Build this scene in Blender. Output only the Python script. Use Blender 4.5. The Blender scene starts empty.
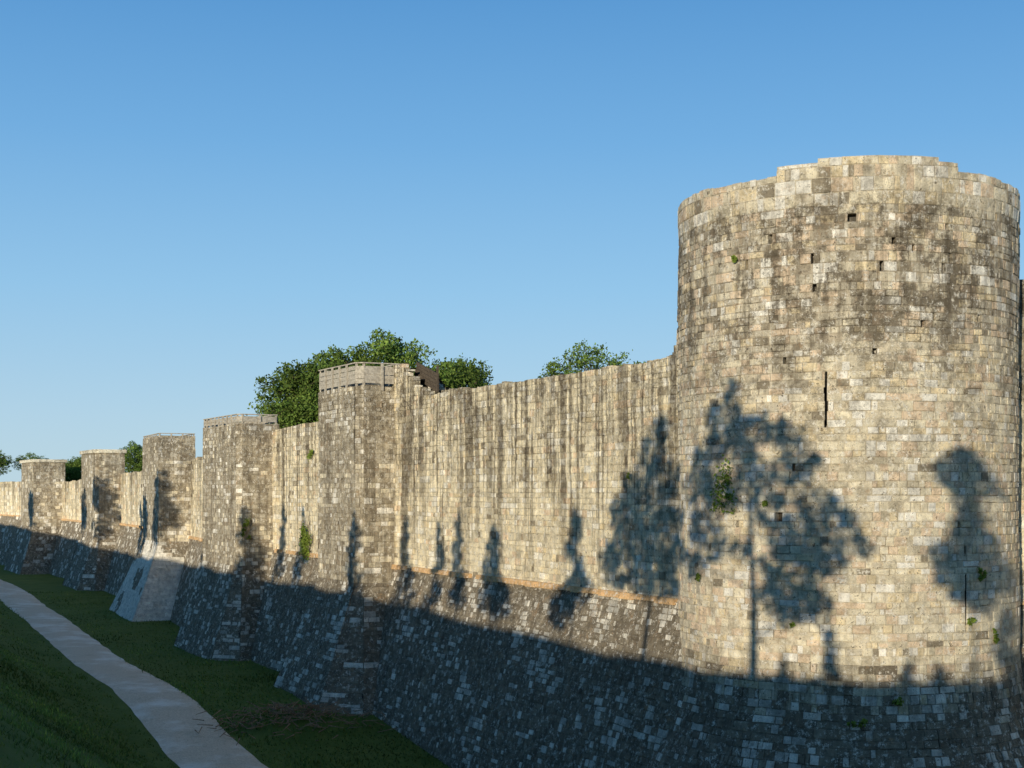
import bpy, math, random
import numpy as np
from mathutils import Vector, Matrix, noise
random.seed(7); np.random.seed(7)
scene=bpy.context.scene
COL=scene.collection
# ------------------------------------------------------------------ sun
LH=np.array([0.40,0.9165]); TE=0.158
# ------------------------------------------------------------------ helpers
def link(o,parent=None):
    COL.objects.link(o)
    if parent is not None:
        o.parent=parent
        o.matrix_parent_inverse=Matrix.Translation(-Vector(parent.location))
    return o
def empty(name,loc,label,cat,group=None):
    e=bpy.data.objects.new(name,None); e.location=loc; e.empty_display_size=.5
    COL.objects.link(e); e["label"]=label; e["category"]=cat
    if group: e["group"]=group
    return e
def nz(x,y,z=0.0): return noise.noise(Vector((x,y,z)))
def sm(a,b,x):
    t=min(1,max(0,(x-a)/(b-a))); return t*t*(3-2*t)
# ------------------------------------------------------------------ materials
def mat_new(name):
    m=bpy.data.materials.new(name); m.use_nodes=True
    nt=m.node_tree; b=nt.nodes["Principled BSDF"]
    b.inputs["Roughness"].default_value=.9
    b.inputs["Specular IOR Level"].default_value=.10
    return m,nt,b
def N(nt,t,**k):
    n=nt.nodes.new(t)
    for a,v in k.items(): setattr(n,a,v)
    return n
def noise_n(nt,vec,scale,detail=5,rough=.6):
    n=N(nt,'ShaderNodeTexNoise'); n.inputs['Scale'].default_value=scale
    n.inputs['Detail'].default_value=detail; n.inputs['Roughness'].default_value=rough
    if vec is not None: nt.links.new(vec,n.inputs['Vector'])
    return n.outputs['Fac']
def rng(nt,v,a,b,c,d):
    n=N(nt,'ShaderNodeMapRange'); n.inputs[1].default_value=a;n.inputs[2].default_value=b
    n.inputs[3].default_value=c;n.inputs[4].default_value=d
    nt.links.new(v,n.inputs[0]); return n.outputs[0]
def mth(nt,op,a,b):
    n=N(nt,'ShaderNodeMath',operation=op)
    for i,x in enumerate((a,b)):
        if isinstance(x,(int,float)): n.inputs[i].default_value=x
        else: nt.links.new(x,n.inputs[i])
    return n.outputs[0]
def mix(nt,fac,a,b,bt='MIX'):
    n=N(nt,'ShaderNodeMix',data_type='RGBA',blend_type=bt)
    if isinstance(fac,(int,float)): n.inputs[0].default_value=fac
    else: nt.links.new(fac,n.inputs[0])
    for i,x in ((6,a),(7,b)):
        if isinstance(x,tuple): n.inputs[i].default_value=(*x,1)
        else: nt.links.new(x,n.inputs[i])
    return n.outputs[2]
def bump(nt,b,h,dist,strength=1.0):
    n=N(nt,'ShaderNodeBump'); n.inputs['Distance'].default_value=dist; n.inputs['Strength'].default_value=strength
    nt.links.new(h,n.inputs['Height']); nt.links.new(n.outputs[0],b.inputs['Normal'])

def stone_mat():
    m,nt,b=mat_new("weathered_limestone")
    tc=N(nt,'ShaderNodeTexCoord'); obj=tc.outputs['Object']
    at=N(nt,'ShaderNodeAttribute',attribute_name="col")
    au=N(nt,'ShaderNodeAttribute',attribute_name="uvs")   # u, z, streak amount
    sp=N(nt,'ShaderNodeSeparateXYZ'); nt.links.new(au.outputs['Vector'],sp.inputs[0])
    al=sp.outputs[2]; zz=sp.outputs[1]
    c=at.outputs['Color']
    n1=noise_n(nt,obj,4,7,.80)
    f=rng(nt,n1,.36,.64,.68,1.54)
    g=N(nt,'ShaderNodeCombineXYZ')
    for i in range(3): nt.links.new(f,g.inputs[i])
    c=mix(nt,1.0,c,g.outputs[0],'MULTIPLY')
    # rust-coloured spots
    n5=noise_n(nt,obj,1.9,7,.82)
    c=mix(nt,rng(nt,n5,.56,.65,0,.5),c,(.54,.34,.18))
    # broad lichen stains
    n2=noise_n(nt,obj,.9,9,.84)
    hz=mth(nt,'MULTIPLY',rng(nt,zz,7,12.8,.20,1.0),rng(nt,zz,14.6,15.0,1.0,.45))
    k=mth(nt,'MULTIPLY',rng(nt,n2,.485,.555,0,.82),hz); c=mix(nt,k,c,(.140,.114,.080))
    # pale crust and dark pits
    n3=noise_n(nt,obj,6,7,.88)
    k=rng(nt,n3,.545,.59,0,.9); c=mix(nt,k,c,(.88,.82,.71))
    n4=noise_n(nt,obj,8,6,.88)
    k=rng(nt,n4,.565,.615,0,.9); c=mix(nt,k,c,(.085,.068,.047))
    # runoff streaks
    wob=mth(nt,'MULTIPLY',noise_n(nt,obj,.8,4,.6),.28)
    def streak(su,szz,a,bq):
        co=N(nt,'ShaderNodeCombineXYZ')
        nt.links.new(mth(nt,'MULTIPLY',mth(nt,'ADD',sp.outputs[0],wob),su),co.inputs[0]); nt.links.new(mth(nt,'MULTIPLY',zz,szz),co.inputs[1])
        return rng(nt,noise_n(nt,co.outputs[0],1.0,5,.64),a,bq,0,1)
    s1=mth(nt,'MAXIMUM',mth(nt,'MULTIPLY',streak(2.0,.075,.50,.555),1.0),mth(nt,'MULTIPLY',streak(4.8,.13,.51,.575),.85))
    s2=mth(nt,'MULTIPLY',rng(nt,n3,.38,.60,1.0,.60),rng(nt,n2,.36,.52,.68,1.0))
    s=mth(nt,'MULTIPLY',mth(nt,'MULTIPLY',s1,al),s2)
    c=mix(nt,s,c,(.080,.061,.041))
    nt.links.new(c,b.inputs['Base Color'])
    h=mth(nt,'ADD',n1,mth(nt,'MULTIPLY',n4,.7))
    bump(nt,b,h,.07,1.0)
    return m
STONE=stone_mat()
def simple_mat(name,c1,c2,scale,dist=.02,rough=.9):
    m,nt,b=mat_new(name); tc=N(nt,'ShaderNodeTexCoord')
    n=noise_n(nt,tc.outputs['Object'],scale,7,.7)
    nt.links.new(mix(nt,rng(nt,n,.35,.65,0,1),c1,c2),b.inputs['Base Color'])
    b.inputs['Roughness'].default_value=rough
    bump(nt,b,n,dist); return m
WOOD=simple_mat("grey_oak",(.24,.21,.17),(.50,.45,.37),9)
DARK=simple_mat("shadowed_recess_stone",(.02,.018,.015),(.05,.045,.04),6)
BARK=simple_mat("bark",(.05,.038,.028),(.12,.095,.07),12)
def leaf_mat(name,tint):
    m,nt,b=mat_new(name)
    at=N(nt,'ShaderNodeAttribute',attribute_name="col")
    c=mix(nt,1.0,at.outputs['Color'],tint,'MULTIPLY')
    nt.links.new(c,b.inputs['Base Color']); b.inputs['Roughness'].default_value=.65
    tr=N(nt,'ShaderNodeBsdfTranslucent'); nt.links.new(c,tr.inputs['Color'])
    ms=N(nt,'ShaderNodeMixShader'); ms.inputs[0].default_value=.3
    out=nt.nodes['Material Output']
    nt.links.new(b.outputs[0],ms.inputs[1]); nt.links.new(tr.outputs[0],ms.inputs[2]); nt.links.new(ms.outputs[0],out.inputs[0])
    return m
LEAF=leaf_mat("foliage",(1,1,1)); GRASSB=leaf_mat("grass_blades",(1,1,1))
# ------------------------------------------------------------------ mesh builder
class MB:
    def __init__(s): s.v=[];s.f=[];s.c=[];s.uv=[]
    def add(s,vs,fs,col,uvs=None):
        o=len(s.v); s.v.extend(vs); s.f.extend([tuple(i+o for i in f) for f in fs])
        s.c.extend([col]*len(vs)); s.uv.extend(uvs if uvs else [(p[0],p[2]) for p in vs])
    def obj(s,name,mat,parent=None):
        me=bpy.data.meshes.new(name); me.from_pydata([tuple(p) for p in s.v],[],s.f)
        C=np.array(s.c,dtype=np.float32);U=np.array(s.uv,dtype=np.float32)
        a=me.color_attributes.new(name="col",type='FLOAT_COLOR',domain='POINT')
        D=C.copy();D[:,3]=1;a.data.foreach_set("color",D.ravel())
        a=me.attributes.new(name="uvs",type='FLOAT_VECTOR',domain='POINT')
        a.data.foreach_set("vector",np.concatenate([U,C[:,3:4]],1).astype(np.float32).ravel())
        me.materials.append(mat); me.update()
        o=bpy.data.objects.new(name,me); link(o,parent); return o
def box(mb,c,sx,sy,sz,rot=0,col=(.3,.3,.3,0),tilt=None):
    M=Matrix.Rotation(rot,3,'Z')
    if tilt: M=M@Matrix.Rotation(tilt,3,'Y')
    vs=[]
    for x in(-1,1):
        for y in(-1,1):
            for z in(-1,1):
                vs.append(tuple(Vector(c)+M@Vector((x*sx/2,y*sy/2,z*sz/2))))
    mb.add(vs,[(0,1,3,2),(4,6,7,5),(0,4,5,1),(2,3,7,6),(0,2,6,4),(1,5,7,3)],col)
# ------------------------------------------------------------------ masonry
BEI=(.78,.68,.495);PIN=(.73,.565,.395);GRY=(.57,.495,.37);DRK=(.32,.268,.19);WHT=(.87,.81,.70);YEL=(.76,.62,.40)
def pick(pd,pw,pp=.18,pg=.25):
    r=random.random()
    if r<pd: c=DRK if random.random()<.4 else GRY
    elif r<pd+pw: c=WHT
    elif r<pd+pw+pp: c=PIN if random.random()<.6 else YEL
    elif r<pd+pw+pp+pg: c=tuple(.5*(a+b) for a,b in zip(BEI,GRY))
    else: c=BEI
    k=random.uniform(.90,1.08); return tuple(x*k for x in c)
def courses(z0,z1,h):
    out=[];z=z0
    while z<z1:
        hh=h*random.uniform(.75,1.3); out.append((z,z+hh)); z+=hh
    return out
def masonry(mb,S0,ulen,cs,bw,style,ztop,ubase=0,holes=(),hole_p=.0,zmin=-9,zmax=99,thick=1.3,inner=True,umask=None):
    def S(u,z,off):
        wv=.03*nz((u+ubase)*.5,z*.6,7)+.010*nz((u+ubase)*2.3,z*2.1,17)
        return S0(u,z+wv,off)
    for (z0,z1f) in cs:
        if z0<zmin-1e-6 or z0>=zmax-1e-6: continue
        u=-random.uniform(0,bw*.6)
        cells=[]
        hs=[h for h in holes if h[2]<z1f-.04 and h[3]>z0+.04]
        rbw=bw*random.choice((.75,.9,1,1.1,1.3))
        while u<ulen:
            w=rbw*random.choice((.5,.7,.85,1,1.2,1.6))*random.uniform(.85,1.15)
            if umask and not umask(u): w*=3
            a,b=max(u,0),min(u+w,ulen)
            if ulen-b<bw*.3: b=ulen;u=ulen
            u+=w
            if b-a<.02: continue
            segs=[(a,b)]
            for h in hs:
                ns=[]
                for (p,q) in segs:
                    if q<=h[0] or p>=h[1]: ns.append((p,q)); continue
                    if p<h[0]: ns.append((p,h[0]))
                    if q>h[1]: ns.append((h[1],q))
                segs=ns
            cells+=segs
        for (a,b) in cells:
            if b-a<.03: continue
            uc=(a+b)/2; zt=ztop(uc)+random.uniform(-.015,.015); z1=z1f
            if z0>zt-.04: continue
            z1=min(z1,zt)
            if random.random()<hole_p and b-a<bw*.7 and z0>zmin+.5: continue
            col,mcol=style(uc+ubase,(z0+z1)/2)
            bulge=.06*nz((uc+ubase)*.25,z0*.25,3)
            g=random.uniform(.003,.012); e=random.uniform(.006,.02)
            fo=random.uniform(-.008,.012)+bulge
            if random.random()<.07: fo-=.03
            j=lambda: random.uniform(-.012,.012)
            bd=-.27
            A=[(a+g,z0+g),(b-g,z0+g),(b-g,z1-g),(a+g,z1-g)]
            e=min(e,(b-a)*.2,(z1-z0)*.2)
            F=[(a+g+e+j(),z0+g+e+j()),(b-g-e+j(),z0+g+e+j()),(b-g-e+j(),z1-g-e+j()),(a+g+e+j(),z1-g-e+j())]
            vs=[S(p,q,bd) for p,q in A]+[S(p,q,fo-.014) for p,q in A]+[S(p,q,fo) for p,q in F]
            fs=[(8,9,10,11),(4,5,9,8),(5,6,10,9),(6,7,11,10),(7,4,8,11),(0,1,5,4),(1,2,6,5),(2,3,7,6),(3,0,4,7)]
            uvs=[(p+ubase,q) for p,q in A]*2+[(p+ubase,q) for p,q in F]
            mb.add(vs,fs,col,uvs)
            A=[(a,z0),(b,z0),(b,z1),(a,z1)]
            mo=bulge-.006-(random.random()**4)*.035
            mb.add([S(p,q,mo) for p,q in A],[(0,1,2,3)],mcol,[(p+ubase,q) for p,q in A])
    n=max(2,int(ulen/.35)); core=(.10,.09,.075,.0)
    zlo=max(zmin,cs[0][0]) if zmin>-9 else cs[0][0]
    for i in range(n):
        u0=ulen*i/n;u1=ulen*(i+1)/n
        t0=min(ztop(u0),ztop((u0+u1)/2),ztop(u1))-.12; t1=t0
        if zmax<90: t0=t1=zmax
        if t0<=zlo: continue
        m=max(1,int((t0-zlo)/1.2)); 
        for k in range(m):
            a0=zlo+(t0-zlo)*k/m;a1=zlo+(t0-zlo)*(k+1)/m
            mb.add([S(u0,a0,-.25),S(u1,a0,-.25),S(u1,a1,-.25),S(u0,a1,-.25)],[(0,1,2,3)],core,[(u0,a0),(u1,a0),(u1,a1),(u0,a1)])
        if inner and zmax>90:
            c2=(.40,.34,.25,.3)
            mb.add([S(u0,t0,-.25),S(u1,t0,-.25),S(u1,t0,-thick),S(u0,t0,-thick),S(u1,4.6,-thick),S(u0,4.6,-thick)],[(0,1,2,3),(3,2,4,5)],c2)
def flat(Pa,Pb,Ma,Mb,bat):
    Pa,Pb,Ma,Mb=[np.array(x,float) for x in (Pa,Pb,Ma,Mb)]
    L=float(np.linalg.norm(Pb-Pa))
    ax,ay=Pa;bx,by=Pb;max_,may=Ma;mbx,mby=Mb
    def S(u,z,off):
        t=u/L; o=bat(z)+off
        return ((ax+max_*o)*(1-t)+(bx+mbx*o)*t,(ay+may*o)*(1-t)+(by+mby*o)*t,z)
    return S,L
def wall_bat(zb,k):
    return lambda z: (zb-z)*k if z<zb else 0.0
GL=-1.6
def mort(c,k=1): 
    r=random.uniform(.88,1.08)*k
    return (c[0]*r,c[1]*r,c[2]*r)
def style_wall(u,z):
    n=nz(u*.22,z*.3,5)
    st=sm(4.0,10.8,z+4.2*nz(u*1.1,0,13))**.7*(1.05+.3*nz(u*.15,0,9))
    c=pick(.07+.12*max(0,n),.13+.08*max(0,-n),.10,.13)
    c=(c[0]*1.09,c[1]*1.065,c[2]*1.0)
    return (*c,min(1,st)),(*mort((.70,.605,.43)),min(1,st))
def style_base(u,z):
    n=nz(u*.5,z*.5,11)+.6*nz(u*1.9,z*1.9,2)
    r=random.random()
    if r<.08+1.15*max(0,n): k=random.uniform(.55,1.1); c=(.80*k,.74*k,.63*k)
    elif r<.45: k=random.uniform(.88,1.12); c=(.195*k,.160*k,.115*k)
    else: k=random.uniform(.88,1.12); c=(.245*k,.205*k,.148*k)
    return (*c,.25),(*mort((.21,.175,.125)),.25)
def style_pale(u,z):
    n=nz(u*.6,z*.6,4)
    if n<-.25: return style_base(u,z)
    k=random.uniform(.88,1.1); c=(.80*k,.74*k,.64*k)
    return (*c,.0),(*mort((.72,.66,.55)),.0)
def style_box(u,z):
    n=nz(u*.45,z*.45,21)+.5*nz(u*1.3,z*1.3,8)
    r=random.random()
    if r<.20-.35*n: c=WHT if random.random()<.5 else BEI
    elif r<.58: c=tuple(x*1.05 for x in DRK)
    else: c=tuple(x*.82 for x in GRY)
    k=random.uniform(.88,1.10); c=tuple(x*k for x in c)
    return (*c,.5),(*mort((.41,.345,.245)),.5)
def style_round(u,z):
    n=nz(u*.3,z*.35,31)
    hi=sm(10.2,12.6,z+1.8*nz(u*.4,5))
    if z>14.75: hi*=.2
    pd=.06+.36*hi+.18*n
    c=pick(max(.03,pd),.13-.02*hi+(.12 if z>14.75 else 0),.30,.13)
    st=.48*hi+.12+.4*sm(4.4,3.6,z)
    if 14.7<z<15.0: c=pick(.06,.25,.2,.15)
    return (*c,st),(*mort((.66,.565,.41) if hi<.5 else (.48,.40,.29)),st)
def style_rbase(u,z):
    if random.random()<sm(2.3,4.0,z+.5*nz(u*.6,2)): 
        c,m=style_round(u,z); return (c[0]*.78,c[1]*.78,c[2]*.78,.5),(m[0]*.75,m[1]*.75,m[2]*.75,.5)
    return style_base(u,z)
# ------------------------------------------------------------------ plan of the rampart
D1=np.array([-.468,.884]);D1/=np.linalg.norm(D1)
A=(5.0,36.3);B=(-4.32,54.0);C=(-6.57,58.24);Dp=(-11.6,67.8);E=(-14.4,73.1);F=(-20.2,88.0);G=(-22.6,93.5)
H=(-31.6,113.0);I=(-34.5,118.8);J=(-43.7,136.0);K=(-47.0,142.2);M=(-66,168.0)
POLY=[np.array(p,float) for p in [(5.0+.468*400,36.3-.884*400),A,B,Dp,F,H,J,M,(-400,480),(-2500,2300)]]
def sdist(x,y):
    x=np.asarray(x,float);y=np.asarray(y,float)
    best=np.full(x.shape,1e18);sg=np.zeros(x.shape)
    for a,b in zip(POLY[:-1],POLY[1:]):
        d=b-a;L2=d@d
        t=np.clip(((x-a[0])*d[0]+(y-a[1])*d[1])/L2,0,1)
        dx=x-(a[0]+t*d[0]);dy=y-(a[1]+t*d[1]);q=dx*dx+dy*dy
        n=np.array([-d[1],d[0]])/math.sqrt(L2)
        s=dx*n[0]+dy*n[1]
        m=q<best-1e-9; best=np.where(m,q,best); sg=np.where(m,s,sg)
    return np.sqrt(best)*np.sign(sg)
def gz(x,y):
    x=np.asarray(x,float);y=np.asarray(y,float)
    s=sdist(x,y)
    t=np.clip((y-43)/14,0,1); g=-1.15*(1-t*t*(3-2*t))
    PS=[-1.9,-.4,6.5,10.3,12.0,21.5,26,37.5,40.5,46,90,400]
    ZS=[5.0,0,0,.1,.75,6.4,6.6,11.0,11.85,11.2,9,9]
    z=np.interp(s,PS,ZS)
    z=z+np.interp(x*D1[0]+y*D1[1],[-22,-12,-4,6,18,400],[1.7,.9,-.15,-.25,-.05,0])*np.interp(s,[30,38,60],[0,1,1])
    w=np.interp(s,[-1.9,-.4,10.3,21.5],[0,1,1,0])
    z=z+g*w
    front=(s<0)&(y<37.2-.14*(x-8.85))&(x>3)
    z=np.where(front,g,z)
    r=(np.sin(x*.9+1.3*np.sin(y*.37))*np.sin(y*.71+x*.2)*.07+np.sin(x*.31+y*.23)*.06)
    wn=np.interp(s,[-1,1,5.5,6.5,10.5,12,45,90],[0,.5,.5,.0,.0,1.3,2.2,6])
    z=z+r*wn
    z=z+.5*np.exp(-(((x+7.9)/1.9)**2+((y-50.3)/1.1)**2))*np.where(s<6.3,1,0)
    return z
def g1(x,y): return float(gz(np.array([x]),np.array([y]))[0])
# ------------------------------------------------------------------ ground sheet
def axis(lo,hi,step,far_lo,far_hi):
    a=list(np.arange(lo,hi+.01,step)); s=step;x=a[-1]
    while x<far_hi: s*=1.3;x+=s;a.append(x)
    s=step;x=a[0];pre=[]
    while x>far_lo: s*=1.3;x-=s;pre.append(x)
    return np.array(pre[::-1]+a)
xs=axis(-75,30,.8,-3000,3000);ys=axis(-30,150,.8,-3000,4500)
XX,YY=np.meshgrid(xs,ys);ZZ=gz(XX,YY)
def sheet(name,X,Y,Z,mat):
    ny,nx=X.shape
    v=np.stack([X.ravel(),Y.ravel(),Z.ravel()],1)
    idx=np.arange(nx*ny).reshape(ny,nx)
    f=np.stack([idx[:-1,:-1].ravel(),idx[:-1,1:].ravel(),idx[1:,1:].ravel(),idx[1:,:-1].ravel()],1)
    me=bpy.data.meshes.new(name);me.from_pydata(v.tolist(),[],f.tolist())
    me.polygons.foreach_set("use_smooth",[True]*len(me.polygons))
    me.materials.append(mat);o=bpy.data.objects.new(name,me);COL.objects.link(o);o["kind"]="structure";return o
gm,nt,b=mat_new("grass_ground");tc=N(nt,'ShaderNodeTexCoord')
n1=noise_n(nt,tc.outputs['Object'],.5,8,.7);n2=noise_n(nt,tc.outputs['Object'],14,6,.75)
c=mix(nt,rng(nt,n1,.35,.65,0,1),(.080,.135,.025),(.145,.19,.045))
c=mix(nt,rng(nt,n2,.5,.7,0,.6),c,(.18,.19,.07))
nt.links.new(c,b.inputs['Base Color']);bump(nt,b,n2,.10)
sheet("ground",XX,YY,ZZ,gm)
# ------------------------------------------------------------------ path
pts=[];
for a,bq in zip(POLY[:-1],POLY[1:-1]):
    L=np.linalg.norm(bq-a); 
    for t in np.arange(0,L,1.0): pts.append(a+(bq-a)*t/L)
pts=np.array(pts); pts=pts[(pts[:,1]>-40)&(pts[:,1]<230)]
ker=np.ones(17)/17
sx=np.convolve(np.pad(pts[:,0],8,'edge'),ker,'valid');sy=np.convolve(np.pad(pts[:,1],8,'edge'),ker,'valid')
P=np.stack([sx,sy],1);T=np.gradient(P,axis=0);T/=np.linalg.norm(T,axis=1)[:,None]
NN=np.stack([-T[:,1],T[:,0]],1)
k=np.arange(len(P))
wob=.2*np.sin(k*.09)+.03*np.sin(k*.37)
hw=np.interp(P[:,1],[40,52,70,110],[1.42,1.28,1.18,1.3])
offs=np.linspace(-1,1,9)
PX=np.zeros((len(P),9));PY=np.zeros((len(P),9))
for j,o in enumerate(offs):
    ed=(np.random.rand(len(P))-.5)*.10 if j in(0,8) else 0
    PX[:,j]=P[:,0]+NN[:,0]*(8.42+wob+o*hw+ed);PY[:,j]=P[:,1]+NN[:,1]*(8.42+wob+o*hw+ed)
PZ=gz(PX,PY)+.045+.03*(1-offs[None,:]**2)-.03*(np.abs(offs[None,:])>.99)
pm,nt,b=mat_new("gravel_path");tc=N(nt,'ShaderNodeTexCoord')
n1=noise_n(nt,tc.outputs['Object'],.4,9,.68);n2=noise_n(nt,tc.outputs['Object'],16,7,.85)
c=mix(nt,rng(nt,n2,.40,.60,0,1),(.52,.40,.28),(.80,.65,.48))
c=mix(nt,rng(nt,n1,.49,.64,0,.7),c,(.90,.83,.73))
c=mix(nt,rng(nt,noise_n(nt,tc.outputs['Object'],1.1,9,.78),.53,.70,0,.5),c,(.36,.30,.20))
nt.links.new(c,b.inputs['Base Color']);bump(nt,b,n2,.03)
sheet("path",PX,PY,PZ,pm)
# ------------------------------------------------------------------ rampart walls
def build_wall(Pa,Pb,zta,ztb,label,h=.195,bw=.29,zb=5.1,k=.30,extra=None,hole_p=.0006):
    Pa=np.array(Pa,float);Pb=np.array(Pb,float);d=(Pb-Pa)/np.linalg.norm(Pb-Pa)
    n=np.array([-d[1],d[0]])
    S,L=flat(Pa,Pb,n,n,wall_bat(zb,k))
    sd=random.uniform(0,50)
    def zt(u):
        z=zta+(ztb-zta)*u/L+.13*nz(u*.35+sd,0)+.07*nz(u*1.7+sd,4)
        if extra: z=extra(u,L,z)
        return z
    e=empty("rampart_wall",((Pa[0]+Pb[0])/2,(Pa[1]+Pb[1])/2,0),label,"wall","stretches of rampart between towers")
    cs=courses(GL,zb-.1,h*.9); zs=cs[-1][1]
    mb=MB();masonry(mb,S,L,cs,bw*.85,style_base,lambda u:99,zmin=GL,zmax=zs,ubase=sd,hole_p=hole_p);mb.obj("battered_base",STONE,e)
    mb=MB();u=0
    while u<L:
        w=random.uniform(.3,.8);u1=min(u+w,L)
        if random.random()<.88:
            k_=random.uniform(.85,1.1);c=(.72*k_,.45*k_,.22*k_,.0);za,zb2=zs-.07+random.uniform(-.02,.02),zs+.09
            A_=[(u+.01,za),(u1-.01,za),(u1-.01,zb2),(u+.01,zb2)]
            vs=[S(p,q,-.1) for p,q in A_]+[S(p,q,.12+random.uniform(-.03,.01)) for p,q in A_]
            mb.add(vs,[(4,5,6,7),(0,1,5,4),(1,2,6,5),(2,3,7,6),(3,0,4,7)],c,[(p,q) for p,q in A_]*2)
        u=u1
    mb.obj("string_course",STONE,e)
    cs=courses(zs,14.5,h); mb=MB()
    masonry(mb,S,L,cs,bw,style_wall,zt,ubase=sd,hole_p=hole_p,zmin=zs);mb.obj("wall_face",STONE,e)
    return e
def extra1(u,L,z):
    r=L-u
    if r<.95: z=12.85
    elif r<1.4: z=12.6
    elif r<1.9: z=12.3
    elif r<3.4: z=12.0-(r-1.9)*.25
    if u<1.9: z=max(z,11.5+sm(1.9,.5,u)*.9)
    return z
B2=np.array(B)+D1*.55
build_wall(A,B2+D1*.1,11.6,11.5,"tall pale stone wall streaked with dark runoff joining the round tower",extra=extra1)
build_wall(C,Dp,11.15,10.9,"streaked stone wall with green creeper between two square towers")
build_wall(E,F,10.3,9.9,"stretch of weathered stone rampart with sloping base",h=.24,bw=.36)
build_wall(G,H,9.6,9.3,"stretch of weathered stone rampart with sloping base",h=.28,bw=.42)
build_wall(I,J,9.0,8.8,"stretch of weathered stone rampart with sloping base",h=.32,bw=.5)
build_wall(K,M,8.9,8.9,"farthest stretch of weathered stone rampart",h=.38,bw=.6)
build_wall((42,30.5),(12.0,36.6),13.2,13.5,"stone rampart wall leaving the round tower",h=.35,bw=.6)
# ------------------------------------------------------------------ square towers
def build_tower(root,d,p,L,ztop,zb,label,rail,h=.185,bw=.27,cap=False,base=style_base,bk=.30,ch=0.0):
    d=np.array(d,float);d/=np.linalg.norm(d);n=np.array([-d[1],d[0]]);root=np.array(root,float)
    back=.3
    if ch>0:
        pts=[root-n*back,root+n*(p-ch),root+n*p+d*ch,root+n*p+d*(L-ch),root+n*(p-ch)+d*L,root-n*back+d*L]
    else: pts=[root-n*back,root+n*p,root+n*p+d*L,root-n*back+d*L]
    NP=len(pts);LAST=NP-1
    cen=sum(pts)/NP
    nn=[]
    for i in range(NP):
        a,b_=pts[i],pts[(i+1)%NP];e_=(b_-a)/np.linalg.norm(b_-a);q=np.array([-e_[1],e_[0]])
        if q@((a+b_)/2-cen)<0:q=-q
        nn.append(q)
    mit=[(nn[i-1]+nn[i])/(1+nn[i-1]@nn[i]) for i in range(NP)]
    e=empty("square_tower",(cen[0],cen[1],0),label,"tower","square towers along the rampart")
    bat=lambda z:(zb-z)*bk+.01*(zb-z)**2 if z<zb else 0.
    csb=courses(GL,zb-.1,h*.95);zs=csb[-1][1];csu=courses(zs,ztop+1,h)
    mb=MB();mu=MB();sd=random.uniform(0,90)
    for i in range(NP):
        S,LL=flat(pts[i],pts[(i+1)%NP],mit[i],mit[(i+1)%NP],bat)
        ub=sd+i*9
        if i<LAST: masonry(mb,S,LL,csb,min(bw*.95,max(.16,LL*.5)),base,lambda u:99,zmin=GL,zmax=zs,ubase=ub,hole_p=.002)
        zt=lambda u,i=i: ztop+.05*nz(u*1.3+i*7+sd,2)
        masonry(mu,S,LL,csu if i<LAST else courses(9,ztop+1,.5),bw if i<LAST else 1,style_box,zt,ubase=ub,zmin=zs if i<LAST else 9,hole_p=.004,thick=.55)
    fl=[tuple(q)+(ztop-.9,) for q in pts]; mu.add(fl,[tuple(range(NP))],(.3,.26,.2,.2))
    mb.obj("battered_base",STONE,e);mu.obj("tower_shaft",STONE,e)
    if cap:
        mc=MB()
        for i in range(NP):
            a=pts[i]+mit[i]*.14;b_=pts[(i+1)%NP]+mit[(i+1)%NP]*.14;a2=pts[i]-mit[i]*.4;b2=pts[(i+1)%NP]-mit[(i+1)%NP]*.4
            z0=ztop-.02;z1=ztop+.26
            mc.add([(*a,z0),(*b_,z0),(*b_,z1),(*a,z1),(*a2,z0),(*b2,z0),(*b2,z1),(*a2,z1)],[(0,1,2,3),(3,2,6,7),(0,4,5,1),(4,7,6,5)],(.72,.65,.5,.0))
        mc.obj("coping",STONE,e)
    if rail:
        mr=MB()
        for i in range(NP):
            a=pts[i]-mit[i]*.10;b_=pts[(i+1)%NP]-mit[(i+1)%NP]*.10
            LL=np.linalg.norm(b_-a);e_=(b_-a)/LL;rot=math.atan2(e_[1],e_[0]);m=(a+b_)/2
            k=max(1,round(LL/.75))
            for j in range(k if i else k+1):
                q=a+(b_-a)*j/k+nn[i]*(.10 if i<LAST and 0<j<k else 0); box(mr,(q[0],q[1],ztop+rail/2-.1),.10,.06,rail+.2,rot)
            nb=4 if rail>.7 else 2
            for q_ in range(nb):
                z_=ztop+.12+(rail-.16)*q_/nb+random.uniform(-.01,.01)
                o_=nn[i]*.055
                box(mr,(m[0]+o_[0],m[1]+o_[1],z_+.03),LL+.04,.025,(rail-.12)/nb*(.88),rot)
            box(mr,(m[0],m[1],ztop+rail+.02),LL+.12,.16,.045,rot)
        mr.obj("timber_railing",WOOD,e)
    return e,pts
build_tower(B2,D1,1.55,4.6,12.05,4.4,"square stone tower topped with a grey timber railing",.84,ch=.28,bk=.34)
build_tower(Dp,D1,1.75,6.3,11.2,4.4,"square dark-stained tower with a low timber railing",.42,bk=.27,ch=.25)
build_tower(F,(-.4,.917),2.0,6.2,11.4,4.7,"square ashlar tower with sharp corner and pale sloping foot",.12,h=.22,bw=.33,base=style_pale,bk=.36)
build_tower(H,(-.45,.893),2.0,6.6,11.0,4.5,"square rampart tower with flat pale coping",0,h=.27,bw=.40,cap=True,bk=.28,ch=.3)
build_tower(J,(-.47,.88),2.7,7.2,10.7,4.5,"distant square rampart tower with pale coping",0,h=.32,bw=.46,cap=True,bk=.28)
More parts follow.
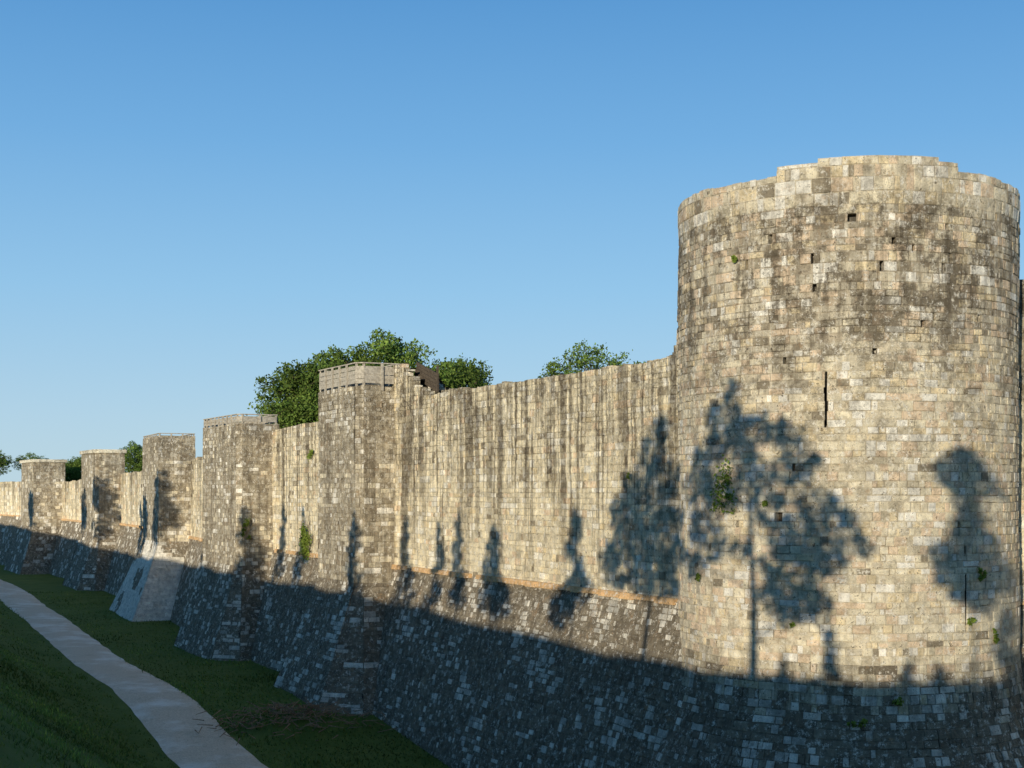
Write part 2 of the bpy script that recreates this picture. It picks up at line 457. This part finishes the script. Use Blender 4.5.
# ruined turret stair beside the second tower
nW=np.array([-D1[1],D1[0]])
er=empty("ruined_stair_turret",(-3.6,56.4,10),"broken slanting masonry remnant with a timber rail on the wall top","ruin")
mb=MB()
q0=np.array(B)-D1*.1-nW*.75;q1=q0-D1*2.2
S,L=flat(q1,q0,nW,nW,lambda z:0)
masonry(mb,S,L,courses(10.2,14,.13),.20,style_box,lambda u:11.65+.52*u+.10*nz(u*4,1),zmin=10.2,thick=.6,hole_p=0)
mb.obj("masonry_fragment",STONE,er)
mb=MB();ang=math.atan2(D1[1],D1[0])
c0=np.array(B)-D1*1.25-nW*.6
for q_ in range(5):
    box(mb,(c0[0],c0[1],12.58-.14*q_),2.1,.05,.12,ang,tilt=-.30)
for t_ in (-1.0,1.0):
    q=c0+D1*t_+nW*.05; box(mb,(q[0],q[1],12.15),.07,.07,1.0,ang)
mb.obj("timber_handrail",BARK,er)
# ------------------------------------------------------------------ round tower
CX,CY,R=8.77,36.96,4.35
er=empty("round_tower",(CX,CY,0),"massive round limestone tower with arrow slit and ragged top","tower")
ZB=4.1
def rbat(z): 
    if z>=ZB: return 0.
    d=ZB-z
    return .09*d*d if d<2.6 else .608+.47*(d-2.6)
TH0=math.pi/2
def SR(u,z,off):
    th=TH0+u/R; r=R+rbat(z)+off
    if z>14.75: r+=.02
    return (CX+r*math.cos(th),CY+r*math.sin(th),z)
UL=2*math.pi*R
def uof(deg): return R*((math.radians(deg)-TH0)%(2*math.pi))
ua,ub=uof(-125.5),uof(-66)
def ztr(u):
    z=15.48+.03*nz(u*.5,1)
    if u<uof(-150): z+=.04
    if ua<u<ub: z=15.70+.015*nz(u,3)
    elif u>=ub: z=15.50+.06*nz(u*1.6,6)
    if uof(-112)<u<uof(-72): z=15.80
    return z
us=uof(-108.8);ut=uof(-63)
holes=[(us-.026,us+.026,9.55,10.75),(ut-.018,ut+.018,4.8,6.0)]
rs=random.Random(5)
for dg,zz in [(-101,14.25),(-138,10.6),(-92,13.2),(-75,12.1),(-70,8.8)]+[(rs.uniform(-160,-45),rs.choice((11,12,13,14,12.5,13.5,9,7))+rs.uniform(-.5,.5)) for _ in range(24)]:
    u_=uof(dg);w=rs.uniform(.06,.10) if dg!=-101 else .2;holes.append((u_-w/2,u_+w/2,zz,zz+.085))
um=lambda u: uof(-195)<u<uof(-20)
csb=courses(GL,ZB-.3,.18);zs=csb[-1][1]
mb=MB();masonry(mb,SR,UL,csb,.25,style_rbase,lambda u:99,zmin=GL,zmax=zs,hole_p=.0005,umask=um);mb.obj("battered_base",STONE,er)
csu=courses(zs,14.6,.19)+[];zt_=csu[-1][1];csu+=courses(zt_,17,.26)
mb=MB();masonry(mb,SR,UL,csu,.275,style_round,ztr,zmin=zs,holes=holes,hole_p=.0006,thick=1.4,umask=um)
mb.add([(CX+3.6*math.cos(a),CY+3.6*math.sin(a),13.2) for a in np.linspace(0,2*math.pi,33)[:-1]],[tuple(range(32))],(.3,.26,.2,.2))
mb.obj("tower_drum",STONE,er)
for (h) in holes[:2]:
    mb=MB();p,q,z0,z1=h
    for a_,b_ in (((p,z0),(p,z1)),((q,z1),(q,z0)),((p,z1),(q,z1)),((q,z0),(p,z0))):
        mb.add([SR(a_[0],a_[1],-.03),SR(b_[0],b_[1],-.03),SR(b_[0],b_[1],-.24),SR(a_[0],a_[1],-.24)],[(0,1,2,3)],(.1,.1,.1,0))
    mb.add([SR(p,z0,-.24),SR(q,z0,-.24),SR(q,z1,-.24),SR(p,z1,-.24)],[(0,1,2,3)],(.1,.1,.1,0))
    mb.obj("arrow_slit",DARK,er)
# ------------------------------------------------------------------ foliage
def leaves_mesh(name,cen,size,cols,mat):
    n=len(cen)
    a=np.random.normal(size=(n,3));a/=np.linalg.norm(a,axis=1)[:,None]
    b_=np.random.normal(size=(n,3));b_-=a*(np.sum(a*b_,1)[:,None]);b_/=np.linalg.norm(b_,axis=1)[:,None]
    s=size[:,None];v=np.stack([cen-a*s,cen+b_*s*.55,cen+a*s,cen-b_*s*.55],1).reshape(-1,3)
    f=np.arange(4*n).reshape(n,4)
    me=bpy.data.meshes.new(name);me.from_pydata(v.tolist(),[],f.tolist())
    at=me.color_attributes.new(name="col",type='FLOAT_COLOR',domain='POINT')
    c=np.concatenate([np.repeat(cols,4,0),np.ones((4*n,1))],1)
    at.data.foreach_set("color",c.astype(np.float32).ravel());me.materials.append(mat);return me
def tube(mb,pts,rs,k=7):
    vs=[]
    for i,p in enumerate(pts):
        p=Vector(p);d=(Vector(pts[min(i+1,len(pts)-1)])-Vector(pts[max(i-1,0)])).normalized()
        x=d.orthogonal().normalized();y=d.cross(x)
        for j in range(k):
            a=2*math.pi*j/k;vs.append(tuple(p+(x*math.cos(a)+y*math.sin(a))*rs[i]))
    fs=[]
    for i in range(len(pts)-1):
        for j in range(k):
            fs.append((i*k+j,i*k+(j+1)%k,(i+1)*k+(j+1)%k,(i+1)*k+j))
    mb.add(vs,fs,(.1,.08,.06,0))
def tree_meshes(tag,clumps,base_r,leaf,per,tone=1.0,tuft=.45):
    mb=MB();top=max(c[2] for c in clumps)
    tp=[(.12*math.sin(t*5),.1*math.cos(t*4)-.1,top*.92*t-.3*(t==0)) for t in np.linspace(0,1,8)]
    tube(mb,tp,[base_r*(1-.85*t) for t in np.linspace(0,1,8)])
    C_=[];S_=[];K_=[]
    for (x,y,z,r) in clumps:
        t=max(.25,min(.9,(z-.35*math.hypot(x,y)-r*.4)/(top*.92)));i=t*7;i0=int(i);fr=i-i0
        a=Vector(tp[i0]).lerp(Vector(tp[min(7,i0+1)]),fr);e_=Vector((x,y,z))
        mid=a.lerp(e_,.5)+Vector((0,0,.12*r))
        tube(mb,[a,mid,e_],[base_r*.34*(1-t*.5),base_r*.2*(1-t*.5),.02],5)
        n=int(per*r*r)
        q=np.random.normal(size=(n,3));q/=np.linalg.norm(q,axis=1)[:,None]
        rad=r*(.25+.85*np.random.rand(n)**.6);q=q*rad[:,None]*np.array([1,1,.85])
        kx=np.random.normal(size=(max(4,int(n/28)),3));kx/=np.linalg.norm(kx,axis=1)[:,None];kx*=r*1.0
        m=np.random.rand(n)<tuft;idx=np.random.randint(0,len(kx),n)
        q[m]=kx[idx[m]]*np.array([1,1,.85])+np.random.normal(size=(m.sum(),3))*r*.17
        for kk in kx[::3]:
            e2=e_+Vector(kk)*1.0; tube(mb,[e_,e2],[.010+base_r*.02,.005],3)
        C_.append(q+np.array([x,y,z]));S_.append(leaf*np.random.uniform(.6,1.3,n))
        br=random.uniform(.6,1.3)*tone
        cc=np.array([.115,.175,.036])[None]*br*np.random.uniform(.6,1.5,(n,1))
        cc=cc*(1+np.random.uniform(-.15,.2,(n,1))*np.array([[1,.3,.2]])); K_.append(cc)
    return mb,leaves_mesh(tag,np.concatenate(C_),np.concatenate(S_),np.concatenate(K_),LEAF)
def place_tree(name,mb,cm,loc,label,group,rot=0,sc=1):
    e=empty(name,loc,label,"tree",group)
    t=mb.obj("trunk",BARK);cr=bpy.data.objects.new("crown",cm);COL.objects.link(cr)
    for o in(t,cr): o.parent=e
    e.rotation_euler=(0,0,rot);e.scale=(sc,)*3 if not isinstance(sc,tuple) else sc
    return e
def copy_tree(src,loc,label,rot,sc,group):
    e=src.copy();COL.objects.link(e);e.location=loc;e.rotation_euler=(0,0,rot);e.scale=(sc,)*3 if not isinstance(sc,tuple) else sc
    e["label"]=label;e["group"]=group
    for ch in src.children:
        c_=ch.copy();COL.objects.link(c_);c_.parent=e
    return e
def crown(n,rx,ry,rz,zc,r0,r1,dmin=.05):
    out=[]
    while len(out)<n:
        x,y,z=[random.uniform(-1,1) for _ in range(3)];d=x*x+y*y+z*z
        if d>1 or d<dmin: continue
        r=random.uniform(r0,r1)
        out.append((x*rx,y*ry,zc+z*rz,r*(1.15-.35*d)))
    return out
G1="leafy trees rising behind the rampart"
mbA,cmA=tree_meshes("crown_a",crown(70,3.5,3.5,3.2,8.5,.7,1.2),.32,.115,400)
ta=place_tree("deciduous_tree",mbA,cmA,(-13.1,92,5),"broad dark green tree behind the square tower",G1,0,.97)
mbB,cmB=tree_meshes("crown_b",crown(70,3.4,3.3,3.3,8.6,.65,1.2),.30,.11,400,1.15)
tb=place_tree("deciduous_tree",mbB,cmB,(-7.8,94,5),"rounded leafy tree behind the rampart wall",G1,1,1.12)
copy_tree(ta,(-4.6,92.5,5),"rounded leafy tree behind the rampart wall",2.2,1.0,G1)
copy_tree(tb,(-15.6,94,5),"broad dark green tree behind the square tower",4.1,.76,G1)
copy_tree(ta,(-10.5,94.5,5),"rounded leafy tree behind the rampart wall",5.1,1.06,G1)
mbC,cmC=tree_meshes("crown_c",crown(80,2.6,2.4,2.3,7.9,.35,.7,0),.20,.075,520,1.1,.7)
tcx=place_tree("deciduous_tree",mbC,cmC,(4.95,84,5),"thin feathery tree just showing over the wall",G1,.6,(1.28,1.25,1.18))
copy_tree(tb,(-35.5,133,5),"small tree crown showing between two towers",1.1,.62,G1)
copy_tree(ta,(-45.7,147,5),"small tree crown showing between two towers",2.6,.56,G1)
for i,(x,y,s_) in enumerate([(-86,232,.9),(-81,236,.86),(-90,240,.95),(-76.5,240,.72)]):
    copy_tree(tcx,(x,y,5),"thin hazy distant tree beyond the rampart",i*1.3,(s_*1.35,s_*1.35,s_*1.08),"distant trees beyond the rampart")
G2="trees on the opposite bank beside the viewpoint"
def crest_from(Q,s0=27.):
    x,y=Q;k=10.
    for _ in range(60):
        px,py=x-LH[0]*k,y-LH[1]*k
        s=float(sdist(np.array([px]),np.array([py]))[0]); k+= (s0-s)/.85
    return x-LH[0]*k,y-LH[1]*k,k
PERP=np.array([LH[1],-LH[0]])
def caster(Q,clumps2d,label,tr=.1,per=300,leaf=.12,s0=27,tuft=.45):
    x,y,k=crest_from(Q,s0+random.random());gzv=g1(x,y);cl=[]
    for (l,z,r) in clumps2d:
        dd=random.uniform(-.8,.8)
        cl.append((PERP[0]*l+LH[0]*dd,PERP[1]*l+LH[1]*dd,z+k*TE-gzv-dd*TE,r*1.12))
    mb,cm=tree_meshes("crown_s",cl,tr,leaf,per,1,tuft)
    return place_tree("deciduous_tree",mb,cm,(x,y,gzv),label,G2)
caster((5.7,33.8),[(-.5,10.5,.3),(-.75,9.8,.45),(.1,9.5,.42),(-1.2,9.1,.45),(-.3,9.0,.42),(.95,9.3,.4),(-1.6,8.3,.5),(-.7,8.1,.5),(.25,8.4,.4),(1.25,8.5,.45),(1.7,7.7,.42),(.5,7.5,.45),(-1.3,7.2,.5),(1.2,6.8,.6),(1.8,6.4,.5),(1.2,5.9,.68),(.8,5.4,.4),(1.6,5.2,.42),(2.3,7.2,.38),(2.7,6.7,.25),(1.0,4.9,.28),(-1.7,6.3,.35),(-.2,6.6,.25),(-.9,6.6,.3)],"tall spreading tree on the grassy bank",.15,1300,.095,24,.55)
caster((3.8,38.8),[(.5,9.6,.35),(0.2,8.9,.5),(.6,8.2,.55),(-.5,8.0,.5),(-1.0,7.4,.5),(.1,7.2,.6),(-.8,6.6,.6),(-1.5,6.2,.45),(.3,6.2,.6),(-.3,5.6,.5),(.6,5.3,.5),(-1.3,5.6,.35),(1.0,7.0,.5),(1.1,6.0,.45)],"slender leafy tree on the grassy bank",.10,1400,.095,24,.55)
caster((10.8,33.1),[(-.1,8.8,.22),(-.25,8.4,.4),(.18,8.3,.4),(-.05,7.8,.3),(.05,7.4,.26),(0,7.05,.34),(.25,6.7,.36),(-.3,6.4,.42),(.3,6.15,.5),(.6,5.95,.34),(-.3,5.8,.32),(.1,5.5,.36)],"narrow young tree on the grassy bank",.07,2000,.09,24)
def small(Q,zt,zb_,w,lab="young bushy tree on the grassy bank",s0=26,per=1100):
    n=13;cl=[];ln=random.uniform(-.2,.2)*w
    cl.append((ln,zt-.05,w*.12));cl.append((ln*.9,zt-.3,w*.18))
    for i in range(n):
        t=(i+random.random())/n;z=zt-.3+(zb_-zt)*t
        cl.append((ln*(1-t)+random.uniform(-.6,.6)*w*(.12+.85*t),z,w*(.2+.2*t)*random.uniform(.8,1.2)))
    caster(Q,cl,lab,.06,per,.085,s0)
small((1.9,42.2),7.4,4.4,1.15);small((-.57,46.9),6.8,4.2,1.2);small((-1.84,49.3),7.2,4.2,.9);small((-2.7,50.9),6.8,4.0,.85)
small((-4.0,53.2),7.1,4.0,1.0);small((-6.6,53.4),7.3,4.4,1.0);small((-9.6,64.0),7.2,4.2,.9);small((-10.9,66.5),7.4,4.2,1.0)
small((7.3,32.8),5.0,3.4,.55);small((12.0,33.7),5.4,3.4,.7);small((-18,81),7.3,4.2,1.1);small((-28,104),7.3,4.2,1.1)
small((-12.9,67.0),7.2,4.2,1.0)
for q_ in [((6.4,33.2),4.2),((9.2,32.6),4.3),((10.0,32.8),4.1)]:
    small(q_[0],q_[1],3.5,.4,"low shrub on the grassy bank",27,700)
def big(Q,w,zt,zb_,lab="broad bushy tree on the grassy bank"):
    cl=[]
    for i in range(22):
        z=random.uniform(zb_,zt);t=(zt-z)/(zt-zb_)
        cl.append((random.uniform(-1,1)*w*(.3+.7*t),z,random.uniform(.35,.65)))
    caster(Q,cl,lab,.12,420,.13)
big((-22.0,88.2),1.1,8.6,4.2);big((-24.3,92.3),.9,7.6,4.2);big((-33.2,112.2),1.2,8.8,4.2);big((-36,116.5),1.1,7.8,4.2);big((-46.5,137),1.2,7.6,4.2)
# ------------------------------------------------------------------ wall plants
def wall_plant(c,nrm,r,hgt,label,n=260,tone=1.3):
    nrm=np.array([nrm[0],nrm[1],0.]);nrm/=np.linalg.norm(nrm);t=np.array([-nrm[1],nrm[0],0])
    ks=[(random.uniform(-1,1)*r*.6,random.uniform(-.5,.5)*hgt,random.uniform(.25,.5)*min(r,hgt)) for _ in range(7)]
    P_=[]
    for i in range(n):
        k_=random.choice(ks);g_=np.random.normal(size=3)*k_[2]*.5
        P_.append(np.array(c)+t*(k_[0]+g_[0])+np.array([0,0,k_[1]+g_[1]])+nrm*(abs(g_[2])*.7+.05))
    P_=np.array(P_);cols=np.array([[.15,.20,.035]])*tone*np.random.uniform(.5,1.4,(n,1))
    me=leaves_mesh("wall_plant",P_,np.random.uniform(.03,.065,n),cols,LEAF)
    o=bpy.data.objects.new("wall_plant",me);COL.objects.link(o);o["label"]=label;o["category"]="plant";o["group"]="plants rooted in the masonry"
def onround(deg,z): 
    a=math.radians(deg);r=R+rbat(z);return (CX+r*math.cos(a),CY+r*math.sin(a),z),(math.cos(a),math.sin(a))
for dg,z,r,h_,n in [(-146,8.1,.6,1.1,230),(-142,7.7,.35,.4,90),(-158,5.8,.1,.2,60),(-128,7.7,.08,.1,40),(-57,6.0,.15,.2,90),(-62,4.9,.12,.15,60),(-88,3.1,.15,.15,70),(-50,4.5,.12,.3,90),(-139,13.6,.15,.1,60),(-100,2.6,.3,.12,110),(-119,4.8,.06,.08,30)]:
    c_,n_=onround(dg,z);wall_plant(c_,n_,r,h_,"leafy green weed growing from the round tower" ,n)
wall_plant((-9.15,62.9,5.7),nW,.7,1.3,"green creeper clinging to the wall beside a tower",1400)
wall_plant((-8.95,62.7,9.6),nW,.45,.3,"small green weed high on the wall",200)
wall_plant((-11.6-1.2,67.1,6.1),(-D1[0],-D1[1]),.35,.9,"green creeper clinging to a square tower",300)
wall_plant((3.3,39.3,8.4),nW,.1,.12,"small green weed high on the wall",40)
# ------------------------------------------------------------------ brush pile
mb=MB()
for i in range(360):
    x=-7.9+random.gauss(0,1.3);y=50.3+random.gauss(0,.7);z=g1(x,y)+random.uniform(.02,.35)
    a=random.uniform(0,6.28);l=random.uniform(.2,.7);dz=random.uniform(-.2,.25)
    tube(mb,[(x,y,z),(x+l*math.cos(a),y+l*math.sin(a),z+dz)],[.022,.010],4)
o=mb.obj("brush_pile",simple_mat("dead_twigs",(.20,.12,.07),(.40,.27,.17),8));o["label"]="heap of cut brown brush at the tower foot";o["category"]="brush pile";o["kind"]="stuff"
# ------------------------------------------------------------------ grass blades
n=260000
x=np.random.uniform(-45,6,n);y=np.concatenate([np.random.uniform(9,60,n//2),np.random.uniform(35,110,n-n//2)])
s=sdist(x,y);px=x/y
edge=.2*np.sin(x*1.7+y)+.15*np.sin(y*2.3)
hwb=np.interp(y,[40,52,70,110],[0,.08,.15,.06])
m=(((s>1.2)&(s<7.0+hwb+edge*.4))|((s>9.85-hwb+edge*.4)&(s<22)))&(px>-.42)&(px<0.02)
keep=np.random.rand(n)<np.clip(45/y,.35,1)
m&=keep; x=x[m];y=y[m];z=gz(x,y);n=len(x);print("blades",n)
h=np.random.uniform(.03,.10,n)*(1+.6*(np.sin(x*.8)*np.sin(y*.6)>.3));w=np.random.uniform(.012,.03,n)*np.clip(y/30,.45,1.6)
a=np.random.uniform(0,6.28,n);lx=np.random.normal(size=n)*.05;ly=np.random.normal(size=n)*.05
v=np.stack([np.stack([x-w*np.cos(a),y-w*np.sin(a),z-.02],1),np.stack([x+w*np.cos(a),y+w*np.sin(a),z-.02],1),np.stack([x+lx,y+ly,z+h],1)],1).reshape(-1,3)
me=bpy.data.meshes.new("grass");me.from_pydata(v.tolist(),[],np.arange(3*n).reshape(n,3).tolist())
at=me.color_attributes.new(name="col",type='FLOAT_COLOR',domain='POINT')
pt=(.8+.35*np.sin(x*.5+y*.21)*np.sin(y*.33-x*.4))[:,None]
cc=np.array([[.145,.225,.05]])*pt*np.random.uniform(.55,1.4,(n,1))*(1+np.array([[.6,.25,.1]])*(np.random.rand(n,1)<.25))
at.data.foreach_set("color",np.concatenate([np.repeat(cc,3,0),np.ones((3*n,1))],1).astype(np.float32).ravel())
me.materials.append(GRASSB);o=bpy.data.objects.new("grass",me);COL.objects.link(o);o["kind"]="stuff";o["label"]="rough green grass on the ditch and bank";o["category"]="grass"
# ------------------------------------------------------------------ light, sky, camera
w=bpy.data.worlds.new("World");scene.world=w;w.use_nodes=True;nt=w.node_tree
bg=nt.nodes['Background'];sk=N(nt,'ShaderNodeTexSky',sky_type='NISHITA')
sk.sun_disc=False;sk.sun_elevation=math.atan(TE);sk.sun_rotation=math.atan2(-LH[0],-LH[1])
sk.altitude=100;sk.air_density=1.0;sk.dust_density=.2;sk.ozone_density=3.0
tc=N(nt,'ShaderNodeTexCoord');sp=N(nt,'ShaderNodeSeparateXYZ');nt.links.new(tc.outputs['Generated'],sp.inputs[0])
cr=N(nt,'ShaderNodeValToRGB');nt.links.new(sp.outputs[2],cr.inputs[0])
stops=[(0,(.52,.72,.84)),(.05,(.46,.68,.86)),(.14,(.31,.59,.87)),(.24,(.18,.45,.80)),(.34,(.10,.33,.69)),(1,(.045,.12,.28))]
el=cr.color_ramp.elements
while len(el)<len(stops): el.new(.5)
for e_,(p_,c_) in zip(el,stops): e_.position=p_;e_.color=(*c_,1)
sc=N(nt,'ShaderNodeVectorMath',operation='SCALE');sc.inputs['Scale'].default_value=10.0;nt.links.new(cr.outputs[0],sc.inputs[0])
nt.links.new(mix(nt,.85,sk.outputs[0],sc.outputs[0]),bg.inputs[0]);bg.inputs[1].default_value=.10
sd=bpy.data.lights.new("sun",'SUN');sd.energy=5.0;sd.angle=math.radians(.38);sd.color=(1,.90,.70)
so=bpy.data.objects.new("sun",sd);COL.objects.link(so);so.rotation_euler=Vector((LH[0],LH[1],-TE)).to_track_quat('-Z','Y').to_euler();so.location=(-30,-60,40)
cd=bpy.data.cameras.new("camera");cd.lens=49.2;cd.sensor_width=36;cd.shift_y=.1035;cd.clip_end=12000;cd.clip_start=.1
co=bpy.data.objects.new("camera",cd);COL.objects.link(co);co.location=(0,0,8);co.rotation_euler=(math.pi/2,0,0);scene.camera=co
scene.view_settings.view_transform='Standard';scene.view_settings.look='None';scene.view_settings.exposure=0
